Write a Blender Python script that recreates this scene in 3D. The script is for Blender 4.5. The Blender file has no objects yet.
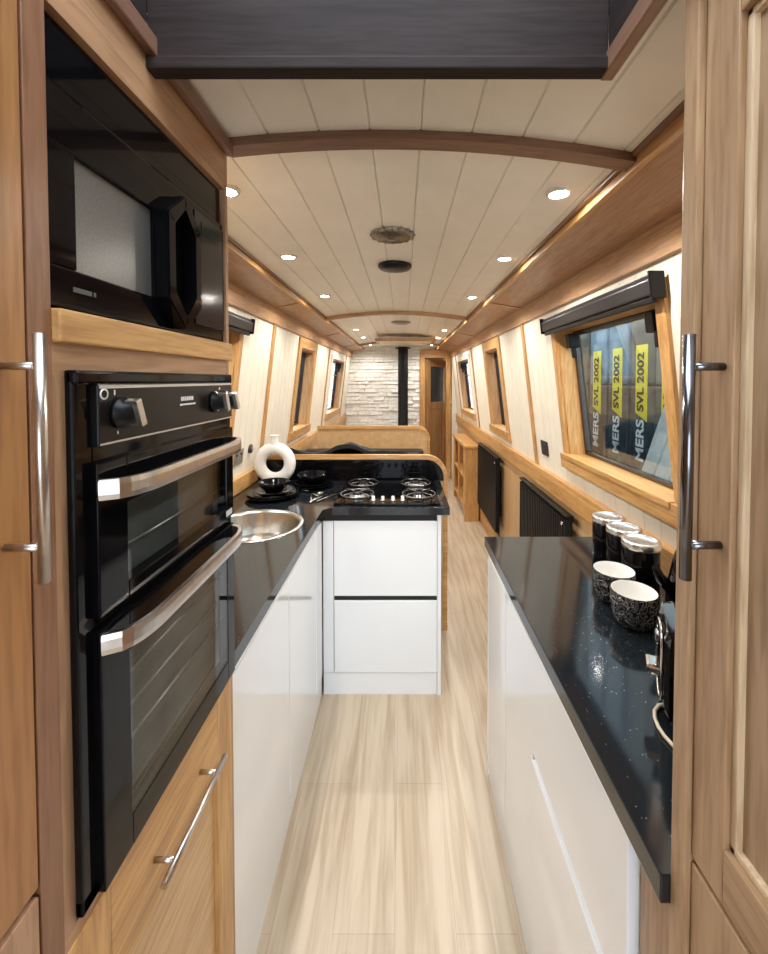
import bpy, bmesh, math, random
from math import sin, cos, pi, radians, sqrt
from mathutils import Vector, Matrix
random.seed(7)
S = bpy.context.scene
COL = S.collection
# ------------------------------------------------------------------ camera, world, exposure
F = 410.0; CH = 1.54; PITCH = radians(1.5)
cam = bpy.data.cameras.new('camera'); camo = bpy.data.objects.new('camera', cam); COL.objects.link(camo)
camo.location = (0, 0, CH); camo.rotation_euler = (pi/2-PITCH, 0, 0)
cam.sensor_fit = 'HORIZONTAL'; cam.sensor_width = 36.0; cam.lens = F/768*36
cam.shift_x = -(403-384)/768; cam.shift_y = -(477-390.7)/768
cam.clip_start = 0.02; cam.clip_end = 200
S.camera = camo
w = bpy.data.worlds.new('world'); S.world = w; w.use_nodes = True
w.node_tree.nodes['Background'].inputs[0].default_value = (0.80, 0.90, 1.0, 1)
w.node_tree.nodes['Background'].inputs[1].default_value = 4.5
S.view_settings.view_transform = 'Standard'; S.view_settings.look = 'None'
S.view_settings.gamma = 1.0; S.view_settings.use_curve_mapping = False
S.view_settings.exposure = 0.75
SPOT_W = 13.0          # each ceiling downlight
SPOT_COL = (1.0, 0.955, 0.89)
LENS_E = 60.0

# ------------------------------------------------------------------ materials
def new_mat(name):
    m = bpy.data.materials.new(name); m.use_nodes = True
    nt = m.node_tree; b = nt.nodes['Principled BSDF']
    return m, nt, b
def mat(name, col, rough=.5, metal=0, coat=0, noise=0, nscale=30, bump=0, emit=0, trans=0, ior=1.45, spec=.5):
    m, nt, b = new_mat(name)
    b.inputs['Base Color'].default_value = (*col, 1); b.inputs['Roughness'].default_value = rough
    b.inputs['Metallic'].default_value = metal; b.inputs['Coat Weight'].default_value = coat
    b.inputs['Coat Roughness'].default_value = .05
    b.inputs['Specular IOR Level'].default_value = spec
    b.inputs['IOR'].default_value = ior
    if trans: b.inputs['Transmission Weight'].default_value = trans
    if emit:
        b.inputs['Emission Color'].default_value = (*col, 1); b.inputs['Emission Strength'].default_value = emit
    tc = nt.nodes.new('ShaderNodeTexCoord'); n = nt.nodes.new('ShaderNodeTexNoise')
    n.inputs['Scale'].default_value = nscale; n.inputs['Detail'].default_value = 4
    nt.links.new(tc.outputs['Object'], n.inputs['Vector'])
    if noise:
        r = nt.nodes.new('ShaderNodeValToRGB')
        a = [max(0, c*(1-noise)) for c in col]; c2 = [min(1, c*(1+noise)) for c in col]
        r.color_ramp.elements[0].position = .3; r.color_ramp.elements[1].position = .7
        r.color_ramp.elements[0].color = (*a, 1); r.color_ramp.elements[1].color = (*c2, 1)
        nt.links.new(n.outputs['Fac'], r.inputs[0]); nt.links.new(r.outputs[0], b.inputs['Base Color'])
    if bump:
        bp = nt.nodes.new('ShaderNodeBump'); bp.inputs['Strength'].default_value = bump; bp.inputs['Distance'].default_value = .002
        nt.links.new(n.outputs['Fac'], bp.inputs['Height']); nt.links.new(bp.outputs[0], b.inputs['Normal'])
    return m
def wood(name, dark, light, axis='z', rough=.4, scale=1.0, coat=.15, contrast=1.0, spec=.5):
    """Oak with its grain running along one axis."""
    m, nt, b = new_mat(name)
    tc = nt.nodes.new('ShaderNodeTexCoord'); mp = nt.nodes.new('ShaderNodeMapping')
    s = {'x': (1.2, 16, 16), 'y': (16, 1.2, 16), 'z': (16, 16, 1.2)}[axis]
    mp.inputs['Scale'].default_value = [v*scale for v in s]
    nt.links.new(tc.outputs['Object'], mp.inputs['Vector'])
    n1 = nt.nodes.new('ShaderNodeTexNoise'); n1.inputs['Scale'].default_value = 1.0; n1.inputs['Detail'].default_value = 6; n1.inputs['Distortion'].default_value = 1.2
    n2 = nt.nodes.new('ShaderNodeTexNoise'); n2.inputs['Scale'].default_value = 9; n2.inputs['Detail'].default_value = 5
    nt.links.new(mp.outputs[0], n1.inputs['Vector']); nt.links.new(mp.outputs[0], n2.inputs['Vector'])
    r = nt.nodes.new('ShaderNodeValToRGB'); r.color_ramp.elements[0].position = .5-.2/contrast; r.color_ramp.elements[1].position = .5+.2/contrast
    r.color_ramp.elements[0].color = (*dark, 1); r.color_ramp.elements[1].color = (*light, 1)
    nt.links.new(n1.outputs['Fac'], r.inputs[0])
    r2 = nt.nodes.new('ShaderNodeValToRGB'); r2.color_ramp.elements[0].position = .36; r2.color_ramp.elements[1].position = .56
    r2.color_ramp.elements[0].color = (.72, .66, .58, 1); r2.color_ramp.elements[1].color = (1, 1, 1, 1)
    nt.links.new(n2.outputs['Fac'], r2.inputs[0])
    mx = nt.nodes.new('ShaderNodeMixRGB'); mx.blend_type = 'MULTIPLY'; mx.inputs[0].default_value = .8
    nt.links.new(r.outputs[0], mx.inputs[1]); nt.links.new(r2.outputs[0], mx.inputs[2])
    nt.links.new(mx.outputs[0], b.inputs['Base Color'])
    b.inputs['Roughness'].default_value = rough; b.inputs['Coat Weight'].default_value = coat; b.inputs['Coat Roughness'].default_value = .25; b.inputs['Specular IOR Level'].default_value = spec
    bp = nt.nodes.new('ShaderNodeBump'); bp.inputs['Strength'].default_value = .15; bp.inputs['Distance'].default_value = .001
    nt.links.new(n2.outputs['Fac'], bp.inputs['Height']); nt.links.new(bp.outputs[0], b.inputs['Normal'])
    return m
OD, OL = (.36, .185, .075), (.60, .36, .17)
oak = {a: wood('oak_'+a, OD, OL, a) for a in 'xyz'}
FD, FL = (.44, .225, .070), (.70, .41, .155)
foak = {a: wood('golden_oak_'+a, FD, FL, a) for a in 'xyz'}
ply = wood('oak_veneer', (.52, .32, .15), (.68, .45, .23), 'z', contrast=.7)
ply_y = wood('oak_veneer_y', (.52, .32, .15), (.68, .45, .23), 'y', contrast=.7)
soff = wood('soffit_veneer', (.36, .19, .105), (.49, .29, .17), 'y', contrast=.6)
wdoor = wood('wardrobe_oak', (.20, .080, .022), (.40, .19, .065), 'z', contrast=2.4, scale=.7)
wtrim = {a: wood('wardrobe_trim_'+a, (.20, .09, .045), (.30, .145, .075), a, contrast=.8) for a in 'xyz'}
palewood = {a: wood('pale_oak_'+a, (.34, .20, .105), (.50, .325, .18), a, contrast=.8) for a in 'xyz'}
darkwood = {a: wood('dark_stained_'+a, (.022, .015, .014), (.038, .026, .024), a, rough=.6, coat=0, spec=.12, contrast=.8) for a in 'xyz'}
rimwood = {a: wood('brown_trim_'+a, (.17, .085, .055), (.28, .15, .09), a, contrast=.8) for a in 'xyz'}
black_gloss = mat('black_gloss', (.003, .003, .004), .06, spec=.22)
black_satin = mat('black_satin', (.006, .006, .007), .35, spec=.3)
black_matt = mat('black_matt', (.008, .008, .009), .6, spec=.2, noise=.3)
cast_iron = mat('cast_iron', (.012, .012, .012), .5, bump=.3, nscale=200)
steel = mat('brushed_steel', (.62, .58, .55), .28, 1, noise=.08, nscale=60)
chrome = mat('chrome', (.80, .80, .80), .08, 1)
dark_chrome = mat('dark_chrome', (.20, .20, .22), .18, 1)
sink_steel = mat('sink_steel', (.55, .54, .52), .22, 1, noise=.05, nscale=80)
white_gloss = mat('white_gloss_lacquer', (.83, .86, .89), .10, coat=.6)
white_ceramic = mat('white_ceramic', (.86, .85, .82), .35)
cream = mat('cream_board', (.80, .75, .64), .55, noise=.04, nscale=8)
white_ink = mat('white_print', (.75, .75, .75), .5)
grey_ink = mat('grey_print', (.07, .07, .07), .5)
badge_m = mat('badge_silver', (.6, .6, .62), .3, .8)
socket_m = mat('socket_steel', (.35, .33, .31), .35, .9)
dark_plastic = mat('dark_plastic', (.03, .03, .033), .4)
blind_m = mat('blind_dark_metal', (.045, .043, .045), .35, .6)
alu_black = mat('window_black_frame', (.02, .02, .022), .3, .4)
yellow_m = mat('yellow_print', (.85, .66, .05), .5)
wrap_m = mat('plastic_wrap', (.16, .14, .115), .22, coat=.4, noise=.5, nscale=5, bump=.6)
wrapd_m = mat('dark_plastic_wrap', (.03, .05, .06), .2, coat=.4, noise=.5, nscale=6, bump=.6)
wrapb_m = mat('blue_plastic_wrap', (.20, .25, .30), .2, coat=.5, noise=.4, nscale=6, bump=.8)
lum_m = mat('grey_white_board', (.82, .84, .84), .5, noise=.1)
fabric_black = mat('black_fabric', (.012, .012, .014), .85, noise=.3, nscale=80, bump=.8)
cushion_black = mat('black_leather', (.012, .012, .013), .45, bump=.3, nscale=60)
cord_m = mat('cream_cord', (.55, .48, .36), .5)
brass_m = mat('aged_metal', (.30, .27, .23), .35, .9, noise=.4, nscale=120)
lens_m = mat('lamp_lens', (1.0, .93, .84), .4, emit=LENS_E)
bezel_m = mat('bezel_white_metal', (.75, .74, .72), .25, .3)
cavity_m = mat('oven_cavity', (.22, .24, .24), .5, noise=.3, nscale=10)
mesh_grey = mat('microwave_mesh', (.16, .16, .15), .28, .5, noise=.15, nscale=300)
outside_m = mat('added_wall_grey', (.28, .27, .25), .8, noise=.2, nscale=3)
ground_m = mat('concrete', (.25, .24, .22), .85, noise=.3, nscale=4)
stone_m = mat('white_stone', (.80, .79, .76), .75, noise=.12, nscale=25, bump=1.0)
glassdark_m = mat('frosted_dark_glass', (.05, .05, .05), .25)
stickerw = mat('sticker', (.6, .6, .62), .4)
seal_m = mat('black_shadow_gap', (.01, .01, .01), .6)
def glass_mat(name, tint, refl=.12, rough=0.0):
    m = bpy.data.materials.new(name); m.use_nodes = True; nt = m.node_tree; nt.nodes.clear()
    o = nt.nodes.new('ShaderNodeOutputMaterial'); t = nt.nodes.new('ShaderNodeBsdfTransparent'); g = nt.nodes.new('ShaderNodeBsdfGlossy')
    fr = nt.nodes.new('ShaderNodeLayerWeight'); fr.inputs[0].default_value = .5; pw = nt.nodes.new('ShaderNodeMath'); pw.operation = 'POWER'; pw.inputs[1].default_value = 4.5
    nt.links.new(fr.outputs['Facing'], pw.inputs[0])
    ma = nt.nodes.new('ShaderNodeMath'); ma.operation = 'ADD'; ma.inputs[1].default_value = refl; ma.use_clamp = True
    mx = nt.nodes.new('ShaderNodeMixShader')
    t.inputs[0].default_value = (*tint, 1); g.inputs[1].default_value = rough
    nt.links.new(pw.outputs[0], ma.inputs[0]); nt.links.new(ma.outputs[0], mx.inputs[0])
    nt.links.new(t.outputs[0], mx.inputs[1]); nt.links.new(g.outputs[0], mx.inputs[2]); nt.links.new(mx.outputs[0], o.inputs[0])
    return m
win_glass = glass_mat('window_glass', (.85, .9, .9), .04)
oven_glass = glass_mat('oven_glass', (.74, .76, .77), .03)
# worktop: polished black quartz with a few light flecks
def quartz():
    m, nt, b = new_mat('black_quartz')
    tc = nt.nodes.new('ShaderNodeTexCoord'); v = nt.nodes.new('ShaderNodeTexVoronoi'); v.inputs['Scale'].default_value = 150
    nt.links.new(tc.outputs['Object'], v.inputs['Vector'])
    r = nt.nodes.new('ShaderNodeValToRGB'); r.color_ramp.elements[0].position = .06; r.color_ramp.elements[1].position = .14
    r.color_ramp.elements[0].color = (.55, .58, .60, 1); r.color_ramp.elements[1].color = (0, 0, 0, 1)
    nt.links.new(v.outputs['Distance'], r.inputs[0])
    sep = nt.nodes.new('ShaderNodeSeparateColor'); nt.links.new(v.outputs['Color'], sep.inputs[0])
    gt = nt.nodes.new('ShaderNodeMath'); gt.operation = 'GREATER_THAN'; gt.inputs[1].default_value = .80
    nt.links.new(sep.outputs[0], gt.inputs[0])
    mx = nt.nodes.new('ShaderNodeMixRGB'); mx.inputs[1].default_value = (.010, .012, .014, 1)
    mul = nt.nodes.new('ShaderNodeMixRGB'); mul.blend_type = 'MULTIPLY'; mul.inputs[0].default_value = 1
    nt.links.new(r.outputs[0], mul.inputs[1]); nt.links.new(gt.outputs[0], mul.inputs[2])
    add = nt.nodes.new('ShaderNodeMixRGB'); add.blend_type = 'ADD'; add.inputs[0].default_value = 1
    add.inputs[1].default_value = (.009, .012, .015, 1); nt.links.new(mul.outputs[0], add.inputs[2])
    nt.links.new(add.outputs[0], b.inputs['Base Color'])
    b.inputs['Roughness'].default_value = .09; b.inputs['Specular IOR Level'].default_value = .5
    return m
quartz_m = quartz()
def floor_mat():
    m, nt, b = new_mat('pale_oak_vinyl')
    tc = nt.nodes.new('ShaderNodeTexCoord'); mp = nt.nodes.new('ShaderNodeMapping'); mp.inputs['Rotation'].default_value = (0, 0, pi/2)
    nt.links.new(tc.outputs['Object'], mp.inputs['Vector'])
    br = nt.nodes.new('ShaderNodeTexBrick'); br.inputs['Scale'].default_value = 1; br.inputs['Brick Width'].default_value = 1.2
    br.inputs['Row Height'].default_value = .18; br.inputs['Mortar Size'].default_value = .0012; br.offset = .37
    br.inputs['Color1'].default_value = (.60, .50, .375, 1); br.inputs['Color2'].default_value = (.555, .455, .34, 1); br.inputs['Mortar'].default_value = (.48, .39, .29, 1)
    nt.links.new(mp.outputs[0], br.inputs['Vector'])
    mp2 = nt.nodes.new('ShaderNodeMapping'); mp2.inputs['Scale'].default_value = (24, 1.6, 24); nt.links.new(tc.outputs['Object'], mp2.inputs['Vector'])
    n = nt.nodes.new('ShaderNodeTexNoise'); n.inputs['Scale'].default_value = 1.3; n.inputs['Detail'].default_value = 7; n.inputs['Distortion'].default_value = .4
    nt.links.new(mp2.outputs[0], n.inputs['Vector'])
    r = nt.nodes.new('ShaderNodeValToRGB'); r.color_ramp.elements[0].position = .36; r.color_ramp.elements[1].position = .58
    r.color_ramp.elements[0].color = (.72, .66, .58, 1); r.color_ramp.elements[1].color = (1, 1, 1, 1)
    nt.links.new(n.outputs['Fac'], r.inputs[0])
    mx = nt.nodes.new('ShaderNodeMixRGB'); mx.blend_type = 'MULTIPLY'; mx.inputs[0].default_value = .85
    nt.links.new(br.outputs['Color'], mx.inputs[1]); nt.links.new(r.outputs[0], mx.inputs[2]); nt.links.new(mx.outputs[0], b.inputs['Base Color'])
    b.inputs['Roughness'].default_value = .32
    return m
floor_m = floor_mat()
def mug_mat():
    m, nt, b = new_mat('black_white_leaf_pattern')
    tc = nt.nodes.new('ShaderNodeTexCoord'); n = nt.nodes.new('ShaderNodeTexNoise'); n.inputs['Scale'].default_value = 38; n.inputs['Detail'].default_value = 1; n.inputs['Distortion'].default_value = 3.5
    nt.links.new(tc.outputs['Object'], n.inputs['Vector'])
    r = nt.nodes.new('ShaderNodeValToRGB'); e = r.color_ramp.elements
    e[0].position = .47; e[0].color = (.006, .006, .007, 1); e[1].position = .50; e[1].color = (.55, .55, .55, 1)
    x = r.color_ramp.elements.new(.53); x.color = (.006, .006, .007, 1)
    nt.links.new(n.outputs['Fac'], r.inputs[0]); nt.links.new(r.outputs[0], b.inputs['Base Color'])
    b.inputs['Roughness'].default_value = .2
    return m
mug_m = mug_mat()

# ------------------------------------------------------------------ mesh builder
class MB:
    def __init__(s): s.bm = bmesh.new(); s.smooth = False
    def hexa(s, p, bev=0):
        """8 points: bottom four ccw, top four ccw"""
        v = [s.bm.verts.new(q) for q in p]
        fs = [(3,2,1,0), (4,5,6,7), (0,1,5,4), (1,2,6,5), (2,3,7,6), (3,0,4,7)]
        f = [s.bm.faces.new([v[i] for i in q]) for q in fs]
        if bev:
            ed = list({e for q in f for e in q.edges})
            bmesh.ops.bevel(s.bm, geom=ed, offset=bev, offset_type='OFFSET', segments=2, profile=.6, affect='EDGES')
        return s
    def box(s, x0, x1, y0, y1, z0, z1, bev=0):
        x0, x1 = min(x0, x1), max(x0, x1); y0, y1 = min(y0, y1), max(y0, y1); z0, z1 = min(z0, z1), max(z0, z1)
        return s.hexa([(x0,y0,z0),(x1,y0,z0),(x1,y1,z0),(x0,y1,z0),(x0,y0,z1),(x1,y0,z1),(x1,y1,z1),(x0,y1,z1)], bev)
    def tube(s, pts, r, n=12, closed=False, cap=True, rz=None):
        """round tube along pts; r number or list; rz gives a second radius along the frame's other axis"""
        pts = [Vector(p) for p in pts]; N = len(pts); rings = []
        up = None
        for i, p in enumerate(pts):
            a = pts[(i-1) % N] if (i > 0 or closed) else p; b = pts[(i+1) % N] if (i < N-1 or closed) else p
            t = (b-a).normalized()
            if up is None:
                up = Vector((0,0,1)) if abs(t.z) < .9 else Vector((1,0,0))
            u = (up - t*up.dot(t)).normalized(); v = t.cross(u); up = u
            rr = r[i] if isinstance(r, (list, tuple)) else r; r2 = rz if rz else rr
            rings.append([s.bm.verts.new(p + u*cos(2*pi*k/n)*r2 + v*sin(2*pi*k/n)*rr) for k in range(n)])
        M = N if closed else N-1
        for i in range(M):
            A, B = rings[i], rings[(i+1) % N]
            for k in range(n): s.bm.faces.new((A[k], A[(k+1) % n], B[(k+1) % n], B[k])).smooth = True
        if cap and not closed:
            s.bm.faces.new(rings[0][::-1]); s.bm.faces.new(rings[-1])
        return s
    def lathe(s, prof, c=(0,0,0), n=40, axis='z', sx=1, sy=1):
        """prof: list of (r, h)"""
        def P(r, h, a):
            x, y = r*cos(a)*sx, r*sin(a)*sy
            if axis == 'z': q = (x, y, h)
            elif axis == 'x': q = (h, x, y)
            else: q = (x, h, y)
            return (c[0]+q[0], c[1]+q[1], c[2]+q[2])
        rings = []
        for r, h in prof:
            rings.append([s.bm.verts.new(P(0, h, 0))] if r < 1e-6 else [s.bm.verts.new(P(r, h, 2*pi*k/n)) for k in range(n)])
        for A, B in zip(rings, rings[1:]):
            for k in range(n):
                k2 = (k+1) % n
                if len(A) == 1 and len(B) == 1: continue
                if len(A) == 1: f = (A[0], B[k], B[k2])
                elif len(B) == 1: f = (A[k], A[k2], B[0])
                else: f = (A[k], A[k2], B[k2], B[k])
                s.bm.faces.new(f).smooth = True
        return s
    def prism(s, poly, axis, a, b, smooth=False):
        """poly 2-D (ordered) extruded along axis from a to b. x:(y,z) y:(x,z) z:(x,y)"""
        def P(q, h): return {'x': (h, q[0], q[1]), 'y': (q[0], h, q[1]), 'z': (q[0], q[1], h)}[axis]
        A = [s.bm.verts.new(P(q, a)) for q in poly]; B = [s.bm.verts.new(P(q, b)) for q in poly]
        s.bm.faces.new(A[::-1]); s.bm.faces.new(B)
        n = len(poly)
        for i in range(n):
            f = s.bm.faces.new((A[i], A[(i+1) % n], B[(i+1) % n], B[i])); f.smooth = smooth
        return s
    def sweep(s, path, prof, axis_up=(0,0,1)):
        """prof [(a,b)] swept on a planar path; a along side = t x up, b along up"""
        path = [Vector(p) for p in path]; up = Vector(axis_up); rings = []
        for i, p in enumerate(path):
            a = path[max(i-1, 0)]; b = path[min(i+1, len(path)-1)]; t = (b-a).normalized(); sd = t.cross(up).normalized()
            k = 1.0
            if 0 < i < len(path)-1:
                t1 = (path[i]-path[i-1]).normalized(); k = 1/max(.35, t1.dot(t))
            rings.append([s.bm.verts.new(p + sd*q[0]*k + up*q[1]) for q in prof])
        n = len(prof)
        for A, B in zip(rings, rings[1:]):
            for k in range(n): s.bm.faces.new((A[k], A[(k+1) % n], B[(k+1) % n], B[k]))
        s.bm.faces.new(rings[0][::-1]); s.bm.faces.new(rings[-1])
        return s
    def build(s, name, m, parent=None, world=True):
        bmesh.ops.recalc_face_normals(s.bm, faces=s.bm.faces)
        if parent is not None and world:
            o = root_loc(parent); bmesh.ops.translate(s.bm, verts=s.bm.verts, vec=-o)
            loc = Vector((0,0,0))
        elif parent is None:
            xs = [v.co for v in s.bm.verts]
            loc = Vector(((min(v.x for v in xs)+max(v.x for v in xs))/2, (min(v.y for v in xs)+max(v.y for v in xs))/2, min(v.z for v in xs)))
            bmesh.ops.translate(s.bm, verts=s.bm.verts, vec=-loc)
        else: loc = Vector((0,0,0))
        me = bpy.data.meshes.new(name); s.bm.to_mesh(me); s.bm.free(); me.materials.append(m)
        ob = bpy.data.objects.new(name, me); COL.objects.link(ob); ob.location = loc
        if parent is not None: ob.parent = parent
        return ob
def root_loc(o):
    while o.parent is not None: o = o.parent
    return Vector(o.location)
def tag(o, label=None, cat=None, group=None, kind=None):
    if label: o['label'] = label
    if cat: o['category'] = cat
    if group: o['group'] = group
    if kind: o['kind'] = kind
    return o
def thing(name, label, cat, loc=(0,0,0), group=None, rotz=0):
    o = bpy.data.objects.new(name, None); COL.objects.link(o); o.location = loc; o.rotation_euler = (0,0,rotz)
    o.empty_display_size = .05
    return tag(o, label, cat, group)
def struct(mb, name, m, parent=None, label=None):
    o = mb.build(name, m, parent)
    if parent is None: o['kind'] = 'structure'
    return o
def dup(root, loc, label, rotz=None, group=None):
    def cp(o, par):
        c = o.copy(); COL.objects.link(c)
        if par is not None: c.parent = par
        for ch in list(o.children): cp(ch, c)
        return c
    r = cp(root, None); r.location = loc
    if rotz is not None: r.rotation_euler = (0,0,rotz)
    r['label'] = label
    if group: r['group'] = group
    return r
def arc(cx, cy, r, a0, a1, n=10): return [(cx+r*cos(radians(a0+(a1-a0)*i/n)), cy+r*sin(radians(a0+(a1-a0)*i/n))) for i in range(n+1)]
def text_mesh(name, body, size, m, parent, place, extrude=.0006, bold=0):
    """flat lettering; place: 4x4 matrix in world coordinates"""
    cu = bpy.data.curves.new(name, 'FONT'); cu.body = body; cu.size = size; cu.extrude = extrude; cu.offset = bold
    cu.align_x = 'CENTER'; cu.align_y = 'CENTER'
    t = bpy.data.objects.new(name, cu); COL.objects.link(t)
    bpy.context.view_layer.update()
    me = bpy.data.meshes.new_from_object(t.evaluated_get(bpy.context.evaluated_depsgraph_get()))
    bpy.data.objects.remove(t); me.transform(place)
    me.transform(Matrix.Translation(-root_loc(parent)))
    me.materials.clear(); me.materials.append(m); me.name = name
    o = bpy.data.objects.new(name, me); COL.objects.link(o); o.parent = parent
    return o

# ------------------------------------------------------------------ room figures
XL, XR, ZG = -.954, .894, .985      # cabin sides at gunwale height
LEAN = .118; ZT = 1.905             # walls lean inwards above the gunwale
FZ = -.070
Y0, Y1, YB = -1.5, 8.6, 6.7         # back of boat, far end, bulkhead
CL, CR, CE, CM = -.65, .544, 2.05, 2.105
def wx(side, z, off=0):
    """x of the wall's face; off > 0 goes outwards"""
    if side < 0: return XL + LEAN*max(0, z-ZG) - off
    return XR - LEAN*max(0, z-ZG) + off
def wslab(mb, side, y0, y1, z0, z1, o0, o1, bev=0):
    a, b = (o0, o1)
    p = []
    for z in (z0, z1):
        xa, xb = wx(side, z, a), wx(side, z, b)
        lo, hi = min(xa, xb), max(xa, xb)
        p += [(lo, y0, z), (hi, y0, z), (hi, y1, z), (lo, y1, z)]
    mb.hexa(p, bev)
def cz(x):
    c = (CL+CR)/2; h = (CR-CL)/2
    return CM - (CM-CE)*((x-c)/h)**2

# floor
struct(MB().box(-1.0, .95, Y0, Y1, FZ-.03, FZ), 'floor', floor_m)
# walls with window openings
WOPEN = [(1.29, 2.14, 1.15, 1.80), (3.44, 3.95, 1.11, 1.81), (4.98, 5.95, 1.13, 1.80), (7.1, 7.7, 1.13, 1.80)]
for side, nm in ((-1, 'left'), (1, 'right')):
    mb = MB(); ys = Y0
    for (a, b, z0, z1) in WOPEN:
        wslab(mb, side, ys, a, ZG, ZT+.12, 0, .04); wslab(mb, side, a, b, ZG, z0, 0, .04); wslab(mb, side, a, b, z1, ZT+.12, 0, .04)
        ys = b
    wslab(mb, side, ys, Y1, ZG, ZT+.12, 0, .04)
    wl = struct(mb, 'wall_'+nm, cream)
    # hull skin outside the lining, keeps daylight out
    mb = MB(); ys = Y0
    for (a, b, z0, z1) in WOPEN:
        wslab(mb, side, ys, a, -.2, ZG, .11, .12); wslab(mb, side, ys, a, ZG, 2.25, .11, .12); wslab(mb, side, a, b, -.2, ZG, .11, .12); wslab(mb, side, a, b, ZG, z0, .11, .12); wslab(mb, side, a, b, z1, 2.25, .11, .12); ys = b
    wslab(mb, side, ys, Y1, -.2, ZG, .11, .12); wslab(mb, side, ys, Y1, ZG, 2.25, .11, .12)
    struct(mb, 'hull_panel_%s' % nm, black_matt, wl)
    # fine tongue-and-groove beads on the boards
    mb = MB()
    y = Y0+.1
    while y < Y1:
        hits = [o for o in WOPEN if o[0]-.05 < y < o[1]+.05]
        if hits:
            wslab(mb, side, y, y+.002, ZG, hits[0][2]-.08, -.0012, .001); wslab(mb, side, y, y+.002, hits[0][3]+.06, ZT, -.0012, .001)
        else: wslab(mb, side, y, y+.002, ZG, ZT, -.0012, .001)
        y += .10
    struct(mb, 'groove_line', mat('cream_groove_'+nm, (.72, .67, .56), .6), wl)
    # lower wall of oak veneer
    mb = MB(); x = wx(side, 0)
    mb.box(x-.0, x+side*.04, Y0, Y1, FZ, ZG); lw = struct(mb, 'wall_lower_'+nm, ply)
    # gunwale board and its cap
    mb = MB(); mb.box(wx(side, 0)-side*.032, wx(side, 0)+side*.0, Y0 if side > 0 else .96, Y1, .875 if side > 0 else .905, ZG, .003)
    struct(mb, 'trim_gunwale_'+nm, foak['y'])
    struct(MB().box(x-side*.018, x, 1.7 if side > 0 else 2.7, Y1, FZ, .07, .003), 'baseboard_'+nm, foak['y'])
# battens on the cream walls
k = 1
for side in (-1, 1):
    for yb, wd in ((2.68, .045), (4.72, .03), (6.12, .03)):
        mb = MB(); wslab(mb, side, yb, yb+wd, ZG, ZT+.01, -.012, 0, .002)
        struct(mb, 'trim_%d' % k, foak['z'] if wd > .04 else oak['z']); k += 1
# ceiling boards
def ceil_piece(mb, xa, xb, ya, yb):
    xs = []; n = 0; x = xa
    gr = [CL + .115*i for i in range(12)]
    pts = [xa]
    for g in gr:
        if xa+.01 < g < xb-.01: pts += [g-.003, g, g+.003]
    pts.append(xb)
    low = []
    for i, q in enumerate(pts):
        low.append((q, cz(q) + (.005 if any(abs(q-g) < 1e-6 for g in gr) and xa+.01 < q < xb-.01 else 0)))
    poly = low + [(xb, cz(xb)+.04)] + [(q, cz(q)+.04) for q in reversed(pts[1:-1])] + [(xa, cz(xa)+.04)]
    mb.prism(poly, 'y', ya, yb)
mb = MB()
ceil_piece(mb, CL-.01, CR+.01, .67, Y1)
ceil_piece(mb, .335, CR+.01, Y0, .67); ceil_piece(mb, CL-.01, -.41, Y0, .67); ceil_piece(mb, -.41, .335, Y0, -.35)
ceil = struct(mb, 'ceiling', mat('cream_ceiling_board', (.84, .80, .72), .38, noise=.03, nscale=10))
struct(MB().box(-1.0, .95, .67, Y1, 2.16, 2.17).box(.40, .95, Y0, .67, 2.16, 2.17).box(-1.0, -.45, Y0, .67, 2.16, 2.17).box(-.45, .40, Y0, -.36, 2.16, 2.17), 'roof_panel', black_matt, ceil)
# ceiling arches
for i, (ya, dep) in enumerate([(.940, .022), (3.36, .03), (5.9, .03)]):
    mb = MB(); xa, xb = (-.405, CR) if i == 0 else (CL, CR); N = 24
    top = [(xa+(xb-xa)*j/N, cz(xa+(xb-xa)*j/N)+.002) for j in range(N+1)]
    poly = top + [(q, z-dep) for q, z in reversed(top)]
    mb.prism(poly, 'y', ya, ya+.045)
    struct(mb, 'trim_%d' % k, rimwood['x'] if i == 0 else oak['x']); k += 1
# soffits between the ceiling and the walls
for side, ex, nm in ((-1, CL, 'left'), (1, CR, 'right')):
    ys = .975 if side < 0 else .52
    xo = wx(side, ZT+.10)
    mb = MB(); mb.prism([(ex, 2.035), (xo+side*.01, 1.995), (xo+side*.01, 2.010), (ex, 2.050)], 'y', ys, Y1)
    so = struct(mb, 'ceiling_soffit_'+nm, soff)
    mb = MB(); wslab(mb, side, ys, Y1, ZT, 2.0, -.018, .0, .002); struct(mb, 'trim_cornice_'+nm, wood('cornice_oak_'+nm, (.44, .25, .13), (.62, .38, .21), 'y', contrast=.7))
    mb = MB(); mb.box(ex-side*.016, ex+side*.004, ys, Y1, 2.022, 2.062, .004); struct(mb, 'trim_lip_'+nm, foak['y'])
    mb = MB(); mb.box(ex-side*.028, ex-side*.014, ys, Y1, 2.044, 2.062, .003); struct(mb, 'trim_bead_'+nm, rimwood['y'])
    for yy in (2.62, 4.3, 5.7):
        mb = MB(); mb.prism([(ex+side*.01, 2.028), (xo, 1.990), (xo, 1.998), (ex+side*.01, 2.036)], 'y', yy, yy+.025)
        struct(mb, 'joint_strip', oak['x'], so)
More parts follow.
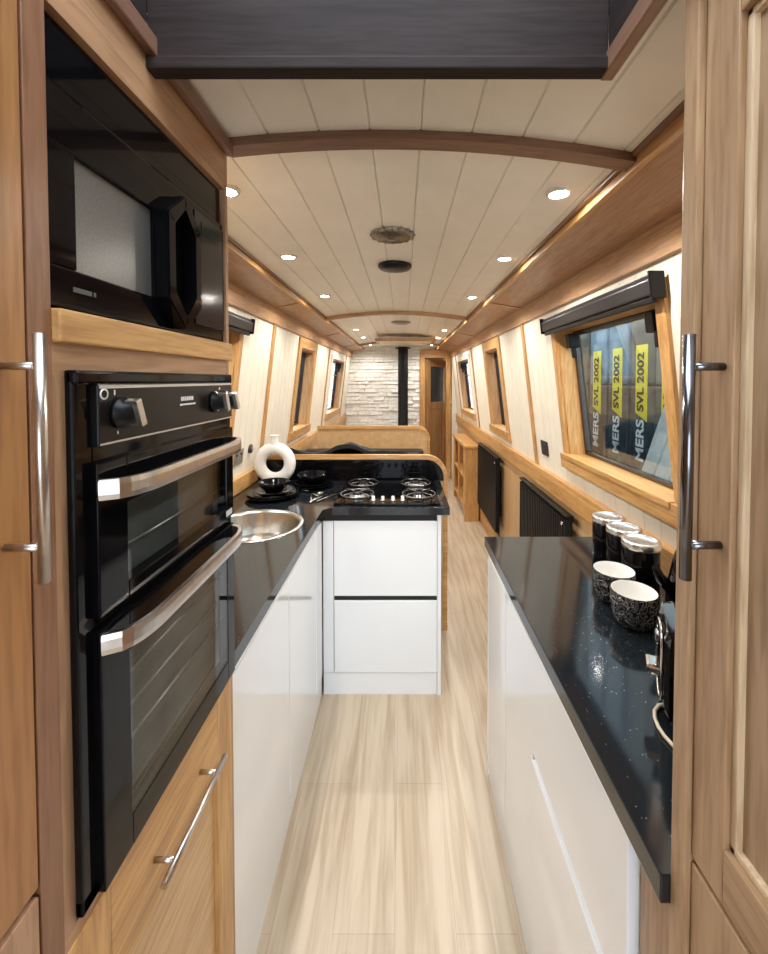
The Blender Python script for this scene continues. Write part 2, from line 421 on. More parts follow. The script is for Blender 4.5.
# windows
def window(n, side, spec, kind):
    a, b, z0, z1 = spec
    root = bpy.data.objects.new('window_%d' % n, None); COL.objects.link(root); root['kind'] = 'structure'
    root.location = (wx(side, z0), (a+b)/2, z0)
    fw = .05 if kind == 'big' else .085 if kind == 'narrow' else .05
    fm = foak if kind != 'stay' else {q: cream for q in 'xyz'}
    mb = MB(); wslab(mb, side, a-fw, a, z0-.04, z1+fw, -.014, .002, .002); wslab(mb, side, b, b+fw, z0-.04, z1+fw, -.014, .002, .002)
    mb.build('frame', fm['z'], root)
    mb = MB(); wslab(mb, side, a, b, z1, z1+fw, -.014, .002, .002); mb.build('head_frame', fm['y'], root)
    mb = MB(); wslab(mb, side, a-fw-.01, b+fw+.01, z0-.075, z0, -.03, .002, .004); wslab(mb, side, a-.002, b+.002, z0-.02, z0+.004, -.035, .10, .003)
    mb.build('window_sill', foak['y'], root)
    mb = MB(); wslab(mb, side, a, a+.012, z0, z1, .0, .10); wslab(mb, side, b-.012, b, z0, z1, .0, .10); wslab(mb, side, a, b, z1-.012, z1, .0, .10)
    mb.build('reveal', (foak if kind == 'big' else oak)['z'], root)
    mb = MB(); t = .022
    wslab(mb, side, a+.012, b-.012, z0+.004, z0+t, .075, .10, .003); wslab(mb, side, a+.012, b-.012, z1-.012-t, z1-.012, .075, .10, .003)
    wslab(mb, side, a+.012, a+.012+t, z0+t, z1-t-.012, .075, .10, .003); wslab(mb, side, b-.012-t, b-.012, z0+t, z1-t-.012, .075, .10, .003)
    if kind == 'stay': wslab(mb, side, a+.034, b-.034, z1-.20, z1-.188, .075, .10)
    mb.build('casement', alu_black if kind != 'big' else mat('casement_steel', (.10,.09,.085), .25, .9), root)
    mb = MB(); wslab(mb, side, a+.02, b-.02, z0+.01, z1-.02, .088, .091); mb.build('pane', win_glass, root)
    if kind in ('big', 'stay'):
        for yy in (a+.07, b-.10):
            mb = MB(); wslab(mb, side, yy, yy+.05, z1-.10, z1-.03, .02, .07, .006); wslab(mb, side, yy+.01, yy+.03, z1-.15, z1-.09, .035, .055, .004)
            mb.build('latch', black_satin, root)
    return root
n = 1
for side in (1, -1):
    for sp, kd in zip(WOPEN, ('big', 'narrow', 'stay', 'narrow')):
        window(n, side, sp, kd); n += 1
# bulkhead with the stone clad wall
mb = MB(); mb.box(-.97, .30, YB, YB+.03, FZ, 2.12); mb.box(.30, .90, YB, YB+.03, 1.93, 2.12); mb.box(.80, .90, YB, YB+.03, FZ, 1.95)
far = struct(mb, 'wall_far', cream)
mb = MB(); z = .02; rnd = random.Random(3)
while z < 2.03:
    h = rnd.uniform(.035, .075); x = -.93
    while x < .25:
        wd = rnd.uniform(.09, .26); d = rnd.uniform(.008, .045)
        x1 = min(x+wd, .27); 
        mb.hexa([(x+.002, YB-d, z+.002), (x1-.002, YB-d*rnd.uniform(.6,1.2), z+.002), (x1-.002, YB+.01, z+.002), (x+.002, YB+.01, z+.002),
                 (x+.002, YB-d*rnd.uniform(.4,.9), z+h-.003), (x1-.002, YB-d*rnd.uniform(.4,1), z+h-.003), (x1-.002, YB+.01, z+h-.003), (x+.002, YB+.01, z+h-.003)], .003)
        x = x1
    z += h
mb.build('stone_cladding', stone_m, far)
# door frame, door, corridor
root = bpy.data.objects.new('door_1', None); COL.objects.link(root); root['kind'] = 'structure'; root.location = (.35, YB, 0)
MB().box(.275, .355, YB-.04, YB+.04, FZ, 1.98, .003).box(.70, .77, YB-.04, YB+.04, FZ, 1.98, .003).build('door_frame', foak['z'], root)
MB().box(.355, .70, YB-.04, YB+.04, 1.90, 1.98, .003).box(.30, .80, YB-.05, YB-.03, 1.98, 2.03, .003).build('head_frame', foak['x'], root)
hx, hy, ang, dw = .36, YB+.04, radians(52), .62
def dl(u, v, z): return (hx + u*cos(ang) - v*sin(ang), hy + u*sin(ang) + v*cos(ang), z)
def dbox(mb, u0, u1, v0, v1, z0, z1, bev=0):
    mb.hexa([dl(u0,v0,z0), dl(u1,v0,z0), dl(u1,v1,z0), dl(u0,v1,z0), dl(u0,v0,z1), dl(u1,v0,z1), dl(u1,v1,z1), dl(u0,v1,z1)], bev)
mb = MB(); dbox(mb, 0, .12, -.035, 0, FZ+.02, 1.88, .003); dbox(mb, dw-.12, dw, -.035, 0, FZ+.02, 1.88, .003); dbox(mb, .12, dw-.12, -.035, 0, 1.76, 1.88, .003)
dbox(mb, .12, dw-.12, -.035, 0, 1.05, 1.17, .003); dbox(mb, .12, dw-.12, -.035, 0, .02, .2, .003); dbox(mb, .12, dw-.12, -.026, -.012, .2, 1.05, 0)
leaf = mb.build('door_leaf', oak['z'], root)
mb = MB(); dbox(mb, .12, dw-.12, -.024, -.014, 1.17, 1.76); mb.build('glass_panel', glassdark_m, leaf)
mb = MB(); mb.tube([dl(dw-.05, -.035, 1.0), dl(dw-.05, -.08, 1.0)], .009); mb.tube([dl(dw-.05, -.08, 1.0), dl(dw-.16, -.085, 1.0)], .008); mb.build('door_handle', chrome, leaf)
struct(MB().box(-1, .95, Y1, Y1+.03, FZ, 2.2), 'wall_end', ply)
mb = MB(); mb.box(-1, -.45, Y0-.03, Y0, FZ, 2.2).box(.35, .95, Y0-.03, Y0, FZ, 2.2).box(-.45, .35, Y0-.03, Y0, 1.95, 2.2); struct(mb, 'wall_rear', ply)
# hatch coaming overhead, open to the sky
mb = MB(); zb = 2.034
hx0, hx1, hy0, hy1 = -.40, .322, -.33, .655
mb.box(hx0, hx1, hy1, hy1+.018, zb, 2.42, .003)
hat = struct(mb, 'trim_hatch', darkwood['x'])
struct(MB().box(hx0-.002, hx1+.004, hy1-.006, hy1+.020, zb-.010, zb+.010, .003), 'hatch_edge_strip', darkwood['x'], hat)
struct(MB().box(hx0-.03, hx0, hy0, hy1, zb+.012, 2.42).box(hx1, hx1+.03, hy0, hy1, zb+.02, 2.42).box(hx0, hx1, hy0-.03, hy0, zb, 2.42), 'hatch_side', darkwood['y'], hat)
struct(MB().box(hx1-.004, hx1+.016, hy0, hy1+.02, zb-.012, zb+.02, .003), 'hatch_side_strip', rimwood['y'], hat)
# ------------------------------------------------------------------ outside
struct(MB().box(-6, 6, -6, 14, -.62, -.6), 'ground', ground_m)
struct(MB().box(3.2, 3.3, -4, 12, -.6, 3.2), 'wall_added_east', outside_m)  # added outer walls, limit the bright sky behind the windows
struct(MB().box(-3.3, -3.2, -4, 12, -.6, 3.2), 'wall_added_west', outside_m)

# ------------------------------------------------------------------ cooking side: tall housing
FX = -.398                                   # face of the tall unit
UY0, UY1 = .437, .940
t = thing('oven_housing', 'tall oak housing holding the double oven and microwave', 'cabinet', (-.68, .70, 0))
mb = MB()
mb.box(XL+.13, FX-.02, UY0, UY0+.018, FZ, 2.0); mb.box(XL+.13, FX-.02, UY1-.018, UY1, FZ, 2.0); mb.box(XL+.13, XL+.145, UY0+.018, UY1-.018, 0, 1.9)
for zz in (.06, .80, 1.58, 1.97): mb.box(XL+.145, FX-.02, UY0+.018, UY1-.018, zz, zz+.018)
mb.build('carcass', ply, t)
hst = wood('housing_stile', (.34,.19,.10), (.48,.29,.165), 'z', contrast=.7); hrl = wood('housing_rail', (.36,.19,.10), (.52,.31,.17), 'y', contrast=.7)
MB().box(FX-.02, FX, UY0, UY0+.029, FZ, 2.085, .001).build('stile', wtrim['z'], t)
MB().box(FX-.02, FX, UY1-.012, UY1, FZ, 2.085, .001).build('stile', hst, t)
MB().box(FX-.02, FX-.001, UY0+.029, UY0+.047, .878, 1.545).build('stile', hst, t)
for za, zb_ in ((1.965, 2.085), (1.545, 1.585), (.77, .878)): MB().box(FX-.02, FX-.001, UY0+.029, UY1-.012, za, zb_).build('rail', hrl, t)
MB().box(FX-.012, FX+.010, UY0+.030, UY1-.004, 1.583, 1.622, .003).build('ledge_strip', foak['y'], t)
MB().box(FX-.0, FX+.014, .50, UY1+.004, 2.045, 2.075, .003).build('crown_strip', rimwood['y'], t)
# drawer door beneath the oven, shaker style
dy0, dy1 = UY0+.031, UY1-.014
dd = MB().box(FX-.016, FX-.008, dy0+.01, dy1-.01, .08, .80).build('door', ply_y, t)
for ya, yb in ((dy0, dy0+.07), (dy1-.07, dy1)): MB().box(FX-.018, FX+.002, ya, yb, .07, .858, .002).build('stile', foak['z'], dd)
for za, zb_ in ((.70, .858), (.07, .16)): MB().box(FX-.018, FX+.002, dy0+.07, dy1-.07, za, zb_, .002).build('rail', foak['y'], dd)
def bar_handle(p0, p1, outdir, stand, r, stems, m, parent):
    p0, p1, o = Vector(p0), Vector(p1), Vector(outdir)
    mb = MB(); mb.tube([p0+o*stand, p1+o*stand], r, 16)
    for f in stems:
        q = p0.lerp(p1, f); mb.tube([q, q+o*stand], r*.75, 10)
    return mb.build('handle', m, parent)
bar_handle((FX+.002, .600, .775), (FX+.002, .815, .775), (1, 0, 0), .034, .0055, (.16, .84), steel, dd)
MB().box(XL+.03, FX-.04, UY0, UY1, FZ, .06).build('plinth', oak['y'], t)
# ------------------------------------------------------------------ microwave
MX = FX-.006
t = thing('microwave', 'black built-in microwave with hexagonal door handle above the oven', 'microwave', (-.6, .69, 1.60))
my0, my1, mz0, mz1 = UY0+.030, .926, 1.602, 1.963
MB().box(XL+.16, MX-.02, my0+.004, my1-.004, mz0, mz1-.002, .003).build('body', black_satin, t)
mb = MB()
mb.box(MX-.02, MX, my0, my1, mz0+.024, 1.675, .003); mb.box(MX-.02, MX, my0, my1, 1.815, 1.885, .003); mb.box(MX-.022, MX-.005, my0, my1, 1.887, mz1, .003)
mb.box(MX-.02, MX, my0, .512, 1.675, 1.815, .0015); mb.box(MX-.02, MX, .672, my1, 1.675, 1.815, .0015)
dr = mb.build('door', black_gloss, t)
MB().box(MX-.018, MX-.006, .505, .675, 1.67, 1.82).build('door_window', mesh_grey, dr)
mb = MB()
hy0m, hy1m, hz0, hz1 = .672, .780, 1.628, 1.862; hm = (hy0m+hy1m)/2
hexo = [(hy0m, hz0+.045), (hm, hz0), (hy1m, hz0+.045), (hy1m, hz1-.045), (hm, hz1), (hy0m, hz1-.045)]
cy_, cz_ = hm, (hz0+hz1)/2
hexi = [(cy_+(y-cy_)*.60, cz_+(z-cz_)*.78) for y, z in hexo]
A = []
for X in (MX+.0, MX+.024):
    A.append(([mb.bm.verts.new((X, y, z)) for y, z in hexo], [mb.bm.verts.new((X, y, z)) for y, z in hexi]))
for i in range(6):
    j = (i+1) % 6
    mb.bm.faces.new((A[1][0][i], A[1][0][j], A[1][1][j], A[1][1][i])); mb.bm.faces.new((A[0][0][i], A[0][0][j], A[1][0][j], A[1][0][i])); mb.bm.faces.new((A[0][1][i], A[0][1][j], A[1][1][j], A[1][1][i])); mb.bm.faces.new((A[0][0][i], A[0][0][j], A[0][1][j], A[0][1][i]))
bmesh.ops.bevel(mb.bm, geom=mb.bm.edges[:], offset=.002, segments=2, affect='EDGES')
mb.build('handle', black_gloss, dr)
MB().box(MX, MX+.002, .80, .925, 1.65, 1.87, .0008).build('control_panel', mat('microwave_panel', (.02,.02,.024), .12), dr)
MB().box(MX+.002, MX+.003, .825, .90, 1.83, 1.855).build('display', mat('display_dark', (.01,.03,.03), .1), dr)
MB().box(MX, MX+.0008, .505, .505+.03, 1.648, 1.654).box(MX, MX+.0008, .538, .542, 1.648, 1.654).build('maker_mark', grey_ink, dr)
# ------------------------------------------------------------------ double oven
OX = FX+.013
oy0, oy1, oz0, oz1 = .482, .922, .884, 1.552
t = thing('double_oven', 'black built-in double oven with two brushed steel handles', 'oven', (-.6, .718, .838))
MB().box(XL+.16, FX-.022, oy0+.01, oy1-.02, oz0+.012, oz1-.01, .004).build('body', black_satin, t)
mb = MB()   # front surround
mb.box(FX-.001, OX-.004, oy0, oy0+.030, oz0, oz1, .003); mb.box(FX-.001, OX-.004, oy1-.012, oy1, oz0, oz1, .003)
mb.box(FX-.001, OX+.001, oy0, oy1, oz1-.018, oz1, .004); mb.box(FX-.001, OX-.004, oy0, oy1, oz0, oz0+.022, .003); mb.box(FX-.001, OX-.004, oy0+.03, oy1-.012, 1.225, 1.235)
mb.box(FX-.001, OX-.004, oy0+.03, oy1-.012, 1.435, 1.455)
mb.build('surround', black_gloss, t)
cp = MB().box(FX-.001, OX+.004, oy0+.030, oy1-.010, 1.455, 1.535, .002).build('control_panel', mat('oven_panel', (.010,.009,.009), .25, spec=.25), t)
MB().box(OX+.004, OX+.0048, oy0+.032, oy1-.012, 1.529, 1.533).box(OX+.004, OX+.0048, oy0+.032, oy1-.012, 1.457, 1.4595).build('silver_line', badge_m, cp)
for yy, ang in ((.552, .35), (.825, .35), (.872, .5)):
    mb = MB(); mb.lathe([(0, .0), (.021, 0), (.021, .006), (.016, .009), (.015, .022), (0, .022)], (OX+.004, yy, 1.496), 24, 'x')
    kb = mb.build('knob', black_satin, cp)
    mb = MB(); c_, s_ = cos(ang), sin(ang); P = []
    for X in (OX+.016, OX+.034):
        for (u, v) in ((-.005, -.019), (.005, -.019), (.005, .019), (-.005, .019)):
            P.append((X, yy+u*c_-v*s_, 1.496+u*s_+v*c_))
    mb.hexa(P, .0015); mb.build('knob_grip', black_satin if yy > .9 else steel, kb)
mb = MB()
mb.lathe([(.005, 0), (.0075, 0), (.0075, .0006), (.005, .0006)], (OX+.004, .522, 1.522), 20, 'x')
for i in range(7): mb.box(OX+.004, OX+.0046, .703+i*.006, .707+i*.006, 1.504, 1.511)
for i in range(10): mb.box(OX+.004, OX+.0046, .700+i*.0052, .7035+i*.0052, 1.496, 1.499)
mb.box(OX+.004, OX+.0046, .540, .542, 1.520, 1.527); mb.box(OX+.004, OX+.0046, .545, .547, 1.468, 1.472); mb.box(OX+.004, OX+.0046, .848, .852, 1.520, 1.525)
mb.build('printed_lettering', white_ink, cp)
def oven_door(z0, z1, wz0, wz1, name, hz, racks):
    y0, y1 = oy0+.024, oy1-.012; wy0, wy1 = y0+.055, y1-.035
    mb = MB(); X0, X1 = FX-.001, OX+.006
    mb.box(X0, X1, y0, wy0, z0, z1, .002).box(X0, X1, wy1, y1, z0, z1, .002).box(X0, X1, wy0, wy1, z0, wz0, .001).box(X0, X1, wy0, wy1, wz1, z1, .001)
    d = mb.build(name, black_gloss, t)
    MB().box(X1-.003, X1-.001, wy0-.001, wy1+.001, wz0-.001, wz1+.001).build('glass', oven_glass, d)
    # handle: flat bar, ends curving back into the door
    L_ = y1-y0; path = []
    for i in range(41):
        f = i/40; e = min(f, 1-f)*L_
        path.append((X1-.002 + .036*(1-max(0, 1-e/.085)**2.6)**.5 if e > 0 else X1-.002, y0+.004+f*(L_-.008), hz))
    mb = MB(); mb.sweep(path, [(-.004, -.013), (.003, -.013), (.0045, -.006), (.0045, .006), (.003, .013), (-.004, .013)]); hh = mb.build('handle', steel, d)
    # cavity behind the glass with its racks
    mb = MB(); cx0 = FX-.018; cxd = FX-.0015
    mb.box(cx0, cx0+.003, wy0-.01, wy1+.01, wz0-.01, wz1+.01); mb.build('cavity_back', cavity_m, d)
    for zr in racks:
        mb = MB(); mb.tube([(FX-.006, wy0, zr), (FX-.006, wy1, zr)], .0028, 8); mb.build('rack', steel, d)
    return d
d1 = oven_door(1.240, 1.436, 1.262, 1.372, 'grill_door', 1.402, (1.30,))
MB().box(OX+.006, OX+.007, .872, .900, 1.246, 1.258).build('sticker', stickerw, d1)
oven_door(.886, 1.222, .930, 1.165, 'oven_door', 1.205, (1.11, 1.06, 1.01))
# ------------------------------------------------------------------ wardrobes either side of the camera
def wardrobe(side, fx, y1, label, handy):
    t = thing('wardrobe', label, 'wardrobe', ((fx+wx(side,0))/2, .1, 0))
    s = side; y0 = -.32
    mb = MB(); mb.box(fx, fx+s*.40, y1-.02, y1, FZ, 2.0); mb.box(fx, fx+s*.40, y0, y0+.02, FZ, 2.0); mb.box(fx+s*.38, fx+s*.40, y0+.02, y1-.02, FZ, 2.0)
    mb.build('carcass', ply, t)
    X0, X1 = fx, fx-s*.02
    tp = 2.06
    if s < 0:
        # plain slab door, narrow post beyond it
        dr = MB().box(X0, X1+s*.002, y0, y1-.0015, .985, tp, .002).build('door', wdoor, t)
        MB().box(X0, X1+s*.002, y0, y1-.0015, .06, .975, .002).build('lower_door', wood('housing_lower', (.36,.20,.115), (.50,.30,.18), 'z', contrast=.8), t)
    else:
        yl = .487; ys_ = yl-.048; zd = .958; zp0, zp1 = 1.022, 1.925
        dr = MB().box(X0+s*.002, X0-s*.006, y0+.05, yl-.03, zd+.02, tp-.02).build('door', wood('panel_oak', (.30,.185,.10), (.45,.30,.175), 'z', contrast=.8), t)
        for ya, yb in ((y0, y0+.06), (ys_, yl)): MB().box(X0, X1, ya, yb, zd, tp, .002).build('stile', palewood['z'], dr)
        for za, zb_ in ((zd, zp0), (zp1, tp)): MB().box(X0, X1, y0+.06, ys_, za, zb_, .002).build('rail', palewood['y'], dr)
        b = .009; bm_ = wood('bead_oak', (.60,.44,.27), (.74,.57,.38), 'z', contrast=.8)
        for (ya, yb, za, zb_) in ((ys_-b, ys_, zp0, zp1), (y0+.06, y0+.06+b, zp0, zp1), (y0+.06, ys_, zp0, zp0+b), (y0+.06, ys_, zp1-b, zp1)):
            MB().box(X0, X0-s*.013, ya, yb, za, zb_, .002).build('panel_bead', bm_, dr)
        MB().box(X0, X1, y0, yl, .06, .950, .002).build('lower_door', palewood['z'], t)
        MB().box(X0-s*.028, X0+s*.02, yl+.002, y1+.016, FZ, 2.07, .002).build('post', palewood['z'], t)
    hy = handy
    bar_handle((X1, hy, 1.318 if s > 0 else 1.338), (X1, hy, 1.590 if s > 0 else 1.586), (-s, 0, 0), .038, .0062 if s > 0 else .0054, (.14, .87), steel if s < 0 else dark_chrome, dr)
    MB().box(fx, fx+s*.3, y0, y1, FZ, .055).build('plinth', oak['y'], t)
    return t
wardrobe(-1, -.4165, .436, 'full-height brown oak wardrobe with plain slab door beside the ovens', .405)
wardrobe(1, .373, .497, 'full-height pale oak wardrobe with framed panel door beside the toaster worktop', .452)
# brown post between wardrobe and housing is part of the housing

# ------------------------------------------------------------------ white kitchen units
TT, TB = .90, .862
# L-shaped worktop with sink cut-out
def plate_hole(mb, x0, x1, y0, y1, z0, z1, cx, cy, r, n=64):
    ang = sorted(set([2*pi*i/n for i in range(n)] + [math.atan2(b-cy, a-cx) % (2*pi) for a in (x0, x1) for b in (y0, y1)]))
    def ray(a):
        dx, dy = cos(a), sin(a); ts = []
        if dx > 1e-9: ts.append((x1-cx)/dx)
        if dx < -1e-9: ts.append((x0-cx)/dx)
        if dy > 1e-9: ts.append((y1-cy)/dy)
        if dy < -1e-9: ts.append((y0-cy)/dy)
        q = min(ts); return (cx+dx*q, cy+dy*q)
    V = {}
    for z in (z0, z1):
        V[z] = [(mb.bm.verts.new((cx+r*cos(a), cy+r*sin(a), z)), mb.bm.verts.new((*ray(a), z))) for a in ang]
    N = len(ang)
    for i in range(N):
        j = (i+1) % N
        for z in (z0, z1): mb.bm.faces.new((V[z][i][0], V[z][j][0], V[z][j][1], V[z][i][1]))
        mb.bm.faces.new((V[z0][i][0], V[z0][j][0], V[z1][j][0], V[z1][i][0])); mb.bm.faces.new((V[z0][i][1], V[z0][j][1], V[z1][j][1], V[z1][i][1]))
SX, SY, SR = -.655, 1.80, .195
mb = MB()
WXE = -.397
plate_hole(mb, XL+.034, WXE, 1.56, 2.04, TB, TT, SX, SY, SR)
mb.box(XL+.034, WXE, .942, 1.56, TB, TT); mb.box(XL+.034, .235, 2.04, 2.585, TB, TT)
mb.prism([(WXE, 2.04), (WXE, 2.0), (WXE+.04, 2.04)], 'z', TB, TT)
tag(mb.build('worktop', quartz_m), 'L-shaped black quartz worktop around the sink and hob', 'worktop')
# sink
t = thing('sink', 'round stainless steel sink set into the black worktop', 'sink', (SX, SY, .72))
mb = MB(); mb.lathe([(SR+.016, TT+.0005), (SR+.014, TT+.004), (SR-.004, TT+.003), (SR-.010, TT-.008), (SR-.016, .80), (SR-.04, .755), (SR-.08, .748), (.03, .744), (.03, .735), (0, .735)], (SX, SY, 0), 56)
mb.build('bowl', sink_steel, t)
MB().lathe([(0, .752), (.060, .752), (.072, .750), (.074, .746), (.074, .7445), (0, .7445)], (SX, SY, 0), 32).build('drain_cover', black_satin, t)
# left base units
t = thing('base_cabinet', 'white gloss base cabinet joining the oven housing under the sink worktop', 'cabinet', (-.68, 1.47, 0))
dx = WXE-.012
MB().box(XL+.04, dx-.02, .943, 2.03, .0, .72).box(XL+.04, dx-.02, .943, 1.50, .72, TB-.002).build('carcass', white_gloss, t)
MB().box(XL+.04, dx-.004, .943, 2.05, FZ, .040, .001).build('plinth', white_gloss, t)
for (a, b) in ((.943, 1.448), (1.452, 1.905)):
    MB().box(dx-.019, dx, a+.001, b, .044, .828, .002).build('door', white_gloss, t)
MB().box(dx-.019, dx, 1.909, 2.048, .044, .828, .002).build('corner_panel', white_gloss, t)
MB().box(dx-.022, dx-.008, .943, 2.03, .828, .8615).build('handle_channel', mat('grey_channel', (.60,.60,.60), .3, .3), t)
# peninsula drawer unit
t = thing('drawer_unit', 'white gloss two-drawer unit under the hob', 'cabinet', (-.08, 2.3, 0))
px0, px1, pf = dx+.002, .187, 2.055
MB().box(px0, px1-.001, pf+.02, 2.58, .04, TB-.12).box(px0, px1-.001, pf+.02, pf+.04, .5, TB).build('carcass', white_gloss, t)
MB().box(-.350, px1-.014, pf, pf+.02, .443, .826, .002).build('drawer', white_gloss, t)
MB().box(-.350, px1-.014, pf, pf+.02, .046, .418, .002).build('drawer', white_gloss, t)
MB().box(dx+.003, -.353, pf, pf+.02, .046, .826, .002).build('corner_panel', white_gloss, t)
MB().box(-.350, px1-.014, pf+.008, pf+.0199, .418, .443).build('shadow_channel', seal_m, t)
MB().box(px0, px1-.014, pf+.008, pf+.0199, .826, TB-.001).build('shadow_channel', seal_m, t)
MB().box(px1-.012, px1+.006, pf-.002, 2.58, FZ, TB-.001, .001).build('end_panel', white_gloss, t)
MB().box(px0+.001, px1-.014, pf+.004, pf+.02, FZ, .042, .001).build('plinth', white_gloss, t)
# hob
t = thing('gas_hob', 'black four-burner gas hob with silver knobs in the worktop', 'hob', (-.09, 2.29, TT))
hx0_, hx1_, hy0_, hy1_ = -.355, .195, 2.075, 2.555
MB().box(hx0_, hx1_, hy0_, hy1_, TT+.0005, TT+.010, .004).build('hob_plate', black_gloss, t)
for (bx, by, br) in ((-.245, 2.19, .045), (.085, 2.19, .036), (-.235, 2.43, .036), (.075, 2.43, .048)):
    b = MB().lathe([(0, .010), (br, .010), (br*.95, .020), (br*.7, .022), (br*.7, .027), (0, .029)], (bx, by, TT), 28).build('burner', mat('burner_alu', (.45,.44,.43), .35, .9) if br > .04 else dark_chrome, t)
    MB().lathe([(0, .027), (br*.62, .027), (br*.60, .034), (0, .036)], (bx, by, TT), 28).build('burner_cap', black_satin, b)
    mb = MB(); R = .088
    for k_ in range(4):
        a = pi/4+k_*pi/2
        mb.tube([(bx+R*cos(a), by+R*sin(a), TT+.012), (bx+R*cos(a), by+R*sin(a), TT+.038), (bx+R*.25*cos(a), by+R*.25*sin(a), TT+.040)], .004, 8)
    mb.tube([(bx+R*cos(2*pi*i/24), by+R*sin(2*pi*i/24), TT+.030) for i in range(24)], .0035, 8, closed=True)
    mb.build('pan_support', mat('pan_support', (.18,.18,.18), .25, .9), t)
for kx in (-.165, -.115, -.062, -.012):
    MB().lathe([(0, .010), (.014, .010), (.013, .016), (.010, .018), (.009, .034), (0, .035)], (kx+.01, 2.125, TT), 20).build('knob', steel, t)
# curved back panel behind the hob, oak capped
def curved_panel(name, label, x0, x1, y, z1, R, face_m, th=.03, rim=.028, front_mat=None, z0=FZ):
    t = thing(name, label, 'panel', ((x0+x1)/2, y, 0))
    core = [(x0, z0), (x1-rim, z0)] + arc(x1-R, z1-R, R-rim, 0, 90, 14) + [(x0, z1-rim)]
    MB().prism(core, 'y', y+.004, y+th-.004).build('panel_board', face_m, t)
    outer = [(x1, z0)] + arc(x1-R, z1-R, R, 0, 90, 14) + [(x0, z1)]
    inner = [(x1-rim, z0)] + arc(x1-R, z1-R, R-rim, 0, 90, 14) + [(x0, z1-rim)]
    mb = MB(); yy = (y-.006, y+th+.006); V = []
    for Y in yy: V.append(([mb.bm.verts.new((a, Y, b)) for a, b in outer], [mb.bm.verts.new((a, Y, b)) for a, b in inner]))
    for i in range(len(outer)-1):
        mb.bm.faces.new((V[0][0][i], V[0][0][i+1], V[0][1][i+1], V[0][1][i])); mb.bm.faces.new((V[1][0][i], V[1][0][i+1], V[1][1][i+1], V[1][1][i]))
        mb.bm.faces.new((V[0][0][i], V[0][0][i+1], V[1][0][i+1], V[1][0][i])).smooth = True; mb.bm.faces.new((V[0][1][i], V[0][1][i+1], V[1][1][i+1], V[1][1][i])).smooth = True
    for i in (0, len(outer)-1): mb.bm.faces.new((V[0][0][i], V[0][1][i], V[1][1][i], V[1][0][i]))
    mb.build('oak_rim', foak['x'], t)
    return t
t = curved_panel('hob_back_panel', 'oak-edged panel with rounded corner standing behind the hob', XL+.036, .285, 2.60, 1.062, .14, ply)
MB().prism([(XL+.04, TT+.0005), (.258, TT+.0005)] + arc(.145, .922, .112, 0, 90, 12)[1:] + [(XL+.04, 1.034)], 'y', 2.588, 2.6035).build('splashback', black_gloss, t)

# ------------------------------------------------------------------ far dining seats
t = curved_panel('dinette_back_panel', 'oak panel with rounded corner behind the black seat cushions', -.81, .255, 3.86, 1.105, .12, ply_y)
t = thing('dinette_bench', 'oak bench with black padded seat facing the hob panel', 'bench', (-.35, 3.6, 0))
MB().box(XL+.04, .20, 3.40, 3.85, FZ, .36, .003).build('base', ply, t)
MB().box(XL+.045, .195, 3.40, 3.84, .362, .46, .02).build('seat_cushion', cushion_black, t)
MB().box(XL+.045, .19, 3.72, 3.845, .465, .90, .03).build('back_cushion', cushion_black, t)
# rumpled throw over the back cushion
def throw():
    mb = MB(); nx, ny = 60, 14; rnd = random.Random(5); V = []
    x0, x1 = -.86, .10
    for i in range(nx+1):
        u = i/nx; x = x0+(x1-x0)*u; row = []
        top = 1.058 + .062*math.exp(-((u-.53)/.13)**2) + .035*math.exp(-((u-.03)/.20)**2) + .012*math.exp(-((u-.80)/.12)**2) + .004*sin(u*19)
        for j in range(ny+1):
            v = j/ny
            y = 2.90 - .235*v
            z = top - .07*(1-v)**1.5*(.7+.3*sin(u*9)) - .30*max(0, .35-v)/.35 + .003*sin(u*41+v*9) + .006*sin(u*17-v*13)
            row.append(mb.bm.verts.new((x, y, z)))
        V.append(row)
    for i in range(nx):
        for j in range(ny): mb.bm.faces.new((V[i][j], V[i+1][j], V[i+1][j+1], V[i][j+1])).smooth = True
    # closed underside
    lo = [[mb.bm.verts.new((v.co.x, v.co.y, v.co.z-.025)) for v in row] for row in V]
    for i in range(nx):
        for j in range(ny): mb.bm.faces.new((lo[i][j], lo[i][j+1], lo[i+1][j+1], lo[i+1][j])).smooth = True
    for i in range(nx):
        for j in (0, ny): mb.bm.faces.new((V[i][j], V[i+1][j], lo[i+1][j], lo[i][j]))
    for j in range(ny):
        for i in (0, nx): mb.bm.faces.new((V[i][j], V[i][j+1], lo[i][j+1], lo[i][j]))
    return mb
tag(throw().build('throw_blanket', fabric_black), 'rumpled black throw heaped over the cushion just behind the hob panel', 'blanket')
t = thing('dinette_bench', 'oak bench with black padded seat backing onto the hob panel', 'bench', (-.35, 2.85, 0))
MB().box(XL+.04, .20, 2.64, 3.02, FZ, .36, .003).build('base', ply, t)
MB().box(XL+.045, .195, 2.645, 3.02, .362, .46, .02).build('seat_cushion', cushion_black, t)
MB().box(XL+.045, .19, 2.645, 2.74, .465, 1.025, .025).build('back_cushion', cushion_black, t)

